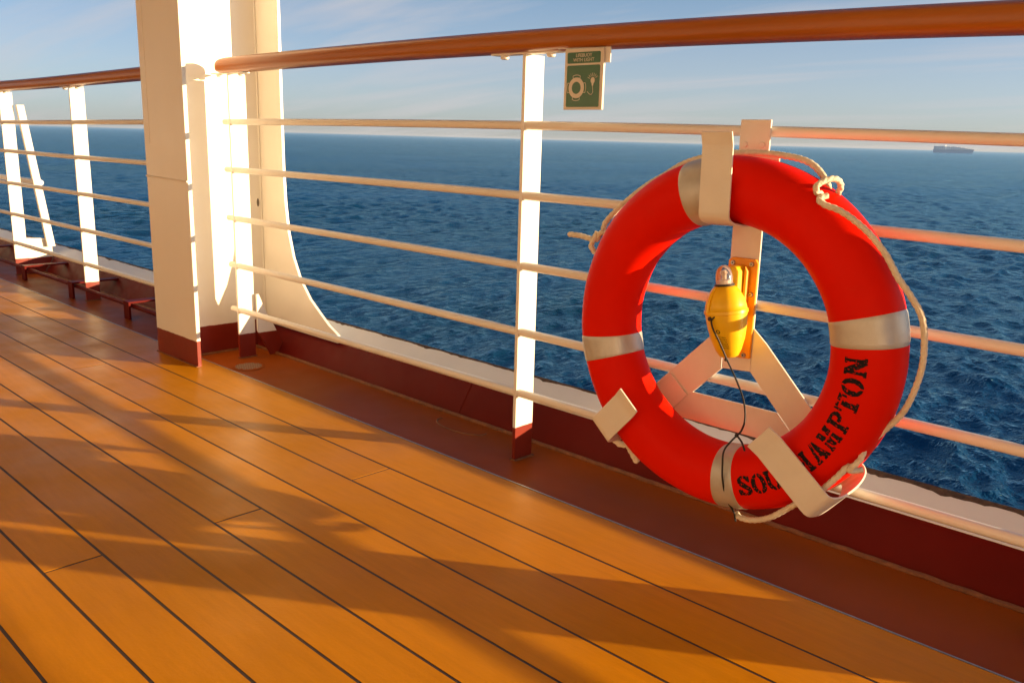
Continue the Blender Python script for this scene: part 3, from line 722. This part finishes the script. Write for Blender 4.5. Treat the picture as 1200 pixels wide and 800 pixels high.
# mounting plate
pr = [(-1.073, 0.458), (-0.997, 0.463), (-0.996, 0.690), (-1.003, 0.700), (-1.064, 0.700), (-1.073, 0.692)]
mp_o = MB().xz(pr, 1.853, 1.8615).build('mounting_plate', M_ORY, fl, bevel=0.0015)
for x, z in ((-1.060, 0.687), (-1.011, 0.688), (-1.007, 0.617), (-1.064, 0.468), (-1.012, 0.470)):
    s_ = MB().lathe([(0.0060, 0), (0.0060, 0.0025), (0.0045, 0.0045)], (x, 1.853, z), axis=(0, -1, 0), n=16).build('screw', M_STEEL, mp_o)
    MB().lathe([(0.0022, 0.0), (0.0022, 0.0004)], (x, 1.8487, z), axis=(0, -1, 0), n=8).build('screw_recess', M_DARK, s_)
MB().xz([(-1.052, 0.50), (-1.018, 0.50), (-1.022, 0.672), (-1.030, 0.684), (-1.044, 0.684), (-1.050, 0.672)], 1.812, 1.8528).build('cradle', M_YEL, fl, bevel=0.003)
MB().xz([(-1.019, 0.55), (-1.013, 0.55), (-1.013, 0.672), (-1.019, 0.684)], 1.835, 1.8528).build('cradle_rib', M_ORY, fl, bevel=0.001)
# float body (axis leans a little)
c0 = Vector((-1.016, 1.792, 0.474)); axl = Vector((-0.150, -0.02, 1.0)).normalized()
prof = [(0.0, 0.0), (0.016, 0.0005), (0.022, 0.004), (0.030, 0.018), (0.0395, 0.045), (0.0455, 0.075), (0.0480, 0.098), (0.0485, 0.104), (0.0508, 0.1055), (0.0508, 0.1125), (0.0485, 0.114), (0.0470, 0.124), (0.0425, 0.140), (0.0350, 0.154), (0.0275, 0.164), (0.0225, 0.168), (0.0, 0.1685)]
fb = MB().lathe(prof, c0, axl, n=48, cap=False).build('float_body', M_YEL, fl, angle=50)
MB().lathe([(0.0228, 0.1675), (0.0235, 0.170), (0.0225, 0.1725)], c0, axl, n=32).build('dome_gasket', M_DARK, fl)
dp = [(0.0195, 0.172), (0.0195, 0.188), (0.0185, 0.198), (0.0155, 0.207), (0.0100, 0.2135), (0.004, 0.2160), (0.0, 0.2162)]
MB().lathe(dp, c0, axl, n=32, cap=False).build('lens_dome', M_GLASS, fl, angle=60)
MB().lathe([(0.0, 0.172), (0.013, 0.1725), (0.0125, 0.181), (0.004, 0.183), (0.0045, 0.192), (0.0065, 0.197), (0.0045, 0.202), (0.0, 0.203)], c0, axl, n=20, cap=False).build('bulb', mat('bulb_holder', (0.75, 0.62, 0.50), 0.3, metal=0.2), fl)
# moulded rib on the shoulder and the cord eyelet
rb_ = MB(); q0 = c0 + axl * 0.112
rb_.tube(spline([c0 + axl * 0.108 + Vector((-0.020, -0.0475, 0)), c0 + axl * 0.125 + Vector((-0.018, -0.0455, 0)), c0 + axl * 0.148 + Vector((-0.014, -0.037, 0)), c0 + axl * 0.164 + Vector((-0.009, -0.023, 0))], 6), 0.0035, 8)
rb_.build('shoulder_rib', M_YEL, fl)
MB().lathe([(0.005, 0), (0.005, 0.003), (0.003, 0.004)], c0 + axl * 0.094 + Vector((-0.0145, -0.0475, 0)), axis=(-0.3, -1, 0), n=14).build('cord_eyelet', M_DARK, fl)
# worn print on the lower body: rows of tiny marks
mk = MB()
def on_body(a, h, e=0.0004):
    hs = [q for q in prof]; r_ = 0.03
    for (r1, h1), (r2_, h2) in zip(hs, hs[1:]):
        if h1 <= h <= h2: r_ = r1 + (r2_ - r1) * (h - h1) / max(1e-6, h2 - h1)
    return c0 + axl * h + Vector((math.sin(a), -math.cos(a), 0)) * (r_ + e)
rng = random.Random(3)
for row in range(6):
    h = 0.053 - row * 0.0052; a = -0.28 + 0.05 * row
    while a < 0.42 + 0.03 * row:
        w_ = rng.uniform(0.025, 0.06)
        vs = [mk.bm.verts.new(on_body(a + da, h + dh)) for da, dh in ((0, 0), (w_, 0), (w_, 0.0019), (0, 0.0019))]
        mk._f(vs); a += w_ + 0.035
for k in range(16):
    a0, a1 = 2 * math.pi * k / 16, 2 * math.pi * (k + 1) / 16
    mk._f([mk.bm.verts.new(on_body(0.05 + rr * math.cos(t) / 0.045, 0.066 + rr * 0.8 * math.sin(t))) for t, rr in ((a0, .0055), (a1, .0055), (a1, .0032), (a0, .0032))])
mk.build('printed_marks', M_INK, fb)
# black tether
te = cord_parts
te.tube(spline([(-1.032, 1.744, 0.574), (-1.038, 1.738, 0.564), (-1.030, 1.736, 0.545), (-1.018, 1.742, 0.522), (-0.997, 1.75, 0.479), (-0.971, 1.75, 0.440), (-0.941, 1.74, 0.398), (-0.922, 1.72, 0.362), (-0.917, 1.700, 0.340), (-0.922, 1.690, 0.329)], 10), 0.0022, 8)
te.lathe([(0.0, -0.005), (0.004, -0.003), (0.0048, 0), (0.004, 0.003), (0.0, 0.005)], (-0.922, 1.689, 0.329), n=10, cap=False)
te.lathe([(0.0, -0.004), (0.003, -0.003), (0.0035, 0), (0.003, 0.003), (0.0, 0.004)], (-0.999, 1.749, 0.478), n=10, cap=False)
te.build('tether_cord', M_CORD, origin=(-0.92, 1.69, 0.329), label='thin black cord from the yellow light, knotted round the bottom silver band', category='cord')

# ================================================================== SIGN
sg = thing('safety_sign', 'small green and white lifebuoy pictogram sign hanging under the wooden handrail', 'sign', (-1.541, 1.85, 1.115))
sx0, sx1, sz0, sz1 = -1.607, -1.476, 1.038, 1.1925
ys = 1.846
MB().box(sx0, sx1, ys, ys + 0.008, sz0, sz1).build('sign_plate', M_SIGNW, sg, bevel=0.001)
def rrect(mb, x0, x1, z0, z1, r, y0, y1):
    P = []
    for cx, cz, a0 in ((x1 - r, z1 - r, 0), (x0 + r, z1 - r, 90), (x0 + r, z0 + r, 180), (x1 - r, z0 + r, 270)):
        for k in range(5): P.append((cx + r * math.cos(R(a0 + 22.5 * k)), cz + r * math.sin(R(a0 + 22.5 * k))))
    mb.xz(P, y0, y1); return mb
rrect(MB(), sx0 + 0.009, sx1 - 0.010, 1.156, 1.184, 0.004, ys - 0.0006, ys + 0.0005).build('title_panel', M_GREEN, sg)
rrect(MB(), sx0 + 0.009, sx1 - 0.010, 1.045, 1.151, 0.004, ys - 0.0006, ys + 0.0005).build('picture_panel', M_GREEN, sg)
yp0, yp1 = ys - 0.0011, ys - 0.0004
pc = MB()
def annulus(mb, cx, cz, rx, rz, ix, iz, a0=0, a1=360, n=40, y0=yp0, y1=yp1):
    st = [R(a0 + (a1 - a0) * k / n) for k in range(n + 1)]
    for a, b_ in zip(st, st[1:]):
        mb.xz([(cx + rx * math.cos(a), cz + rz * math.sin(a)), (cx + rx * math.cos(b_), cz + rz * math.sin(b_)), (cx + ix * math.cos(b_), cz + iz * math.sin(b_)), (cx + ix * math.cos(a), cz + iz * math.sin(a))], y0, y1)
pcx, pcz = -1.5635, 1.094
annulus(pc, pcx, pcz, 0.0265, 0.0265, 0.0155, 0.0155)
for a0 in (0, 90, 180, 270):     # grab lines bowed off the ring
    c_ = []
    for k in range(13):
        a = R(a0 - 27 + 54 * k / 12); rr = 0.0325 - 0.0 * abs(k - 6)
        if k in (0, 12): rr = 0.0255
        c_.append((pcx + rr * math.cos(a), pcz + rr * math.sin(a)))
    for (xa, za), (xb, zb) in zip(c_, c_[1:]):
        dx_, dz_ = xb - xa, zb - za; l_ = math.hypot(dx_, dz_); nx, nz_ = -dz_ / l_ * 0.0007, dx_ / l_ * 0.0007
        pc.xz([(xa - nx, za - nz_), (xb - nx, zb - nz_), (xb + nx, zb + nz_), (xa + nx, za + nz_)], yp0, yp1)
def ln(pts, w):
    for (xa, za), (xb, zb) in zip(pts, pts[1:]):
        dx_, dz_ = xb - xa, zb - za; l_ = math.hypot(dx_, dz_); nx, nz_ = -dz_ / l_ * w, dx_ / l_ * w
        pc.xz([(xa - nx, za - nz_), (xb - nx, zb - nz_), (xb + nx, zb + nz_), (xa + nx, za + nz_)], yp0, yp1)
lx, lz = -1.5085, 1.112
annulus(pc, lx, lz, 0.0068, 0.0082, 0.0001, 0.0001, n=20)
pc.xz([(lx - 0.0035, lz - 0.006), (lx + 0.0035, lz - 0.006), (lx + 0.002, lz - 0.0135), (lx - 0.002, lz - 0.0135)], yp0 - 0.0001, yp1)
ln([(lx, lz - 0.013), (lx + 0.0015, lz - 0.024), (lx + 0.002, lz - 0.030), (lx - 0.003, lz - 0.036), (lx - 0.010, lz - 0.034), (lx - 0.017, lz - 0.028)], 0.0007)
for q in (35, 55, 75, 95, 115, 135, 155):
    ln([(lx + 0.011 * math.cos(R(q)), lz + 0.011 * math.sin(R(q))), (lx + 0.019 * math.cos(R(q)), lz + 0.019 * math.sin(R(q)))], 0.0006)
pc.build('pictogram', M_SIGNW, sg)
def text_mesh(txt, size, cx, y, cz, m, parent, name):
    cu = bpy.data.curves.new(name, 'FONT'); cu.body = txt; cu.size = size; cu.align_x = 'CENTER'; cu.align_y = 'CENTER'; cu.extrude = 0.0002
    o = bpy.data.objects.new(name + '_tmp', cu); COL.objects.link(o)
    dg_ = bpy.context.evaluated_depsgraph_get(); me = bpy.data.meshes.new_from_object(o.evaluated_get(dg_))
    bpy.data.objects.remove(o); me.name = name; me.materials.clear(); me.materials.append(m)
    po = Vector(parent['_o'])
    me.transform(Matrix.Translation(Vector((cx, y, cz)) - po) @ Matrix.Rotation(R(90), 4, 'X'))
    t = bpy.data.objects.new(name, me); COL.objects.link(t); t.parent = parent; return t
text_mesh('LIFEBUOY', 0.0125, (sx0 + sx1) / 2, yp0, 1.1755, M_SIGNW, sg, 'title_lettering')
text_mesh('WITH LIGHT', 0.0125, (sx0 + sx1) / 2, yp0, 1.1640, M_SIGNW, sg, 'title_lettering')
zt = poly(RC[0], -1.54) - 0.0235
ck = MB(); ck.box(-1.612, -1.462, ys + 0.0085, ys + 0.0125, 1.156, zt - 0.004).box(-1.640, -1.440, ys + 0.006, ys + 0.050, zt - 0.0038, zt + 0.0002)
ck.build('hanger_clamp', M_WHITE, sg, bevel=0.0008)

# ================================================================== FAR SHIP
D_ = 9600.0
az = R(108.0); sc_c = Vector((math.cos(az) * D_, math.sin(az) * D_, -24))
ax_s = Vector((math.sin(az), -math.cos(az), 0))      # towards the right of the view
cs = thing('container_ship', 'hazy container ship stacked with boxes on the horizon at the right', 'ship', sc_c)
def far(name, u0, u1, z0, z1, w, m, taper=0.0):
    b_ = MB(); nx = Vector((-ax_s.y, ax_s.x, 0))
    def P(u, v, z): q = sc_c + ax_s * u + nx * v; return (q.x, q.y, sc_c.z + z)
    vs = [b_.bm.verts.new(P(*q)) for q in ((u0 + taper * .3, -w, z0), (u1 - taper, -w, z0), (u1 - taper, w, z0), (u0 + taper * .3, w, z0), (u0, -w, z1), (u1, -w * .6, z1), (u1, w * .6, z1), (u0, w, z1))]
    for f in ((0, 1, 2, 3), (4, 5, 6, 7), (0, 1, 5, 4), (1, 2, 6, 5), (2, 3, 7, 6), (3, 0, 4, 7)): b_._f([vs[i] for i in f])
    b_.build(name, m, cs)
far('hull', -178, 178, 0, 30, 26, M_SHIPH, taper=14)
rng = random.Random(5)
u = -172
for k in range(18):
    if 5 <= k < 6: u += 20; continue
    top = 60 + rng.choice([-3, 0, 0, 3]) - max(0, k - 9) * 2.0
    if k > 15: top -= 5
    far('container_stack', u, u + 17, 30.1, top, 24, M_SHIPC); u += 19.2
far('bridge_tower', -172 + 5 * 19.2 + 2, -172 + 5 * 19.2 + 16, 30.1, 72, 27, M_SHIPW)
far('funnel', -172 + 5 * 19.2 + 4, -172 + 5 * 19.2 + 10, 72.1, 80, 6, M_SHIPW)

# ================================================================== AIR
hz_ = MB().box(-41000, 41000, -41000, 41000, -26, 68).build('haze', bpy.data.materials.new('sea_air'), kind='stuff')
mh = hz_.data.materials[0]; mh.use_nodes = True; nt = mh.node_tree; nt.nodes.clear()
pv_ = N(nt, 'ShaderNodeVolumePrincipled'); pv_.inputs['Color'].default_value = (0.72, 0.82, 1.0, 1); pv_.inputs['Density'].default_value = 1.4e-5; pv_.inputs['Anisotropy'].default_value = 0.1
nt.links.new(pv_.outputs[0], N(nt, 'ShaderNodeOutputMaterial').inputs['Volume'])

for o in bpy.data.objects:
    if '_o' in o: del o['_o']
for m in bpy.data.materials:
    if 'b' in m: del m['b']
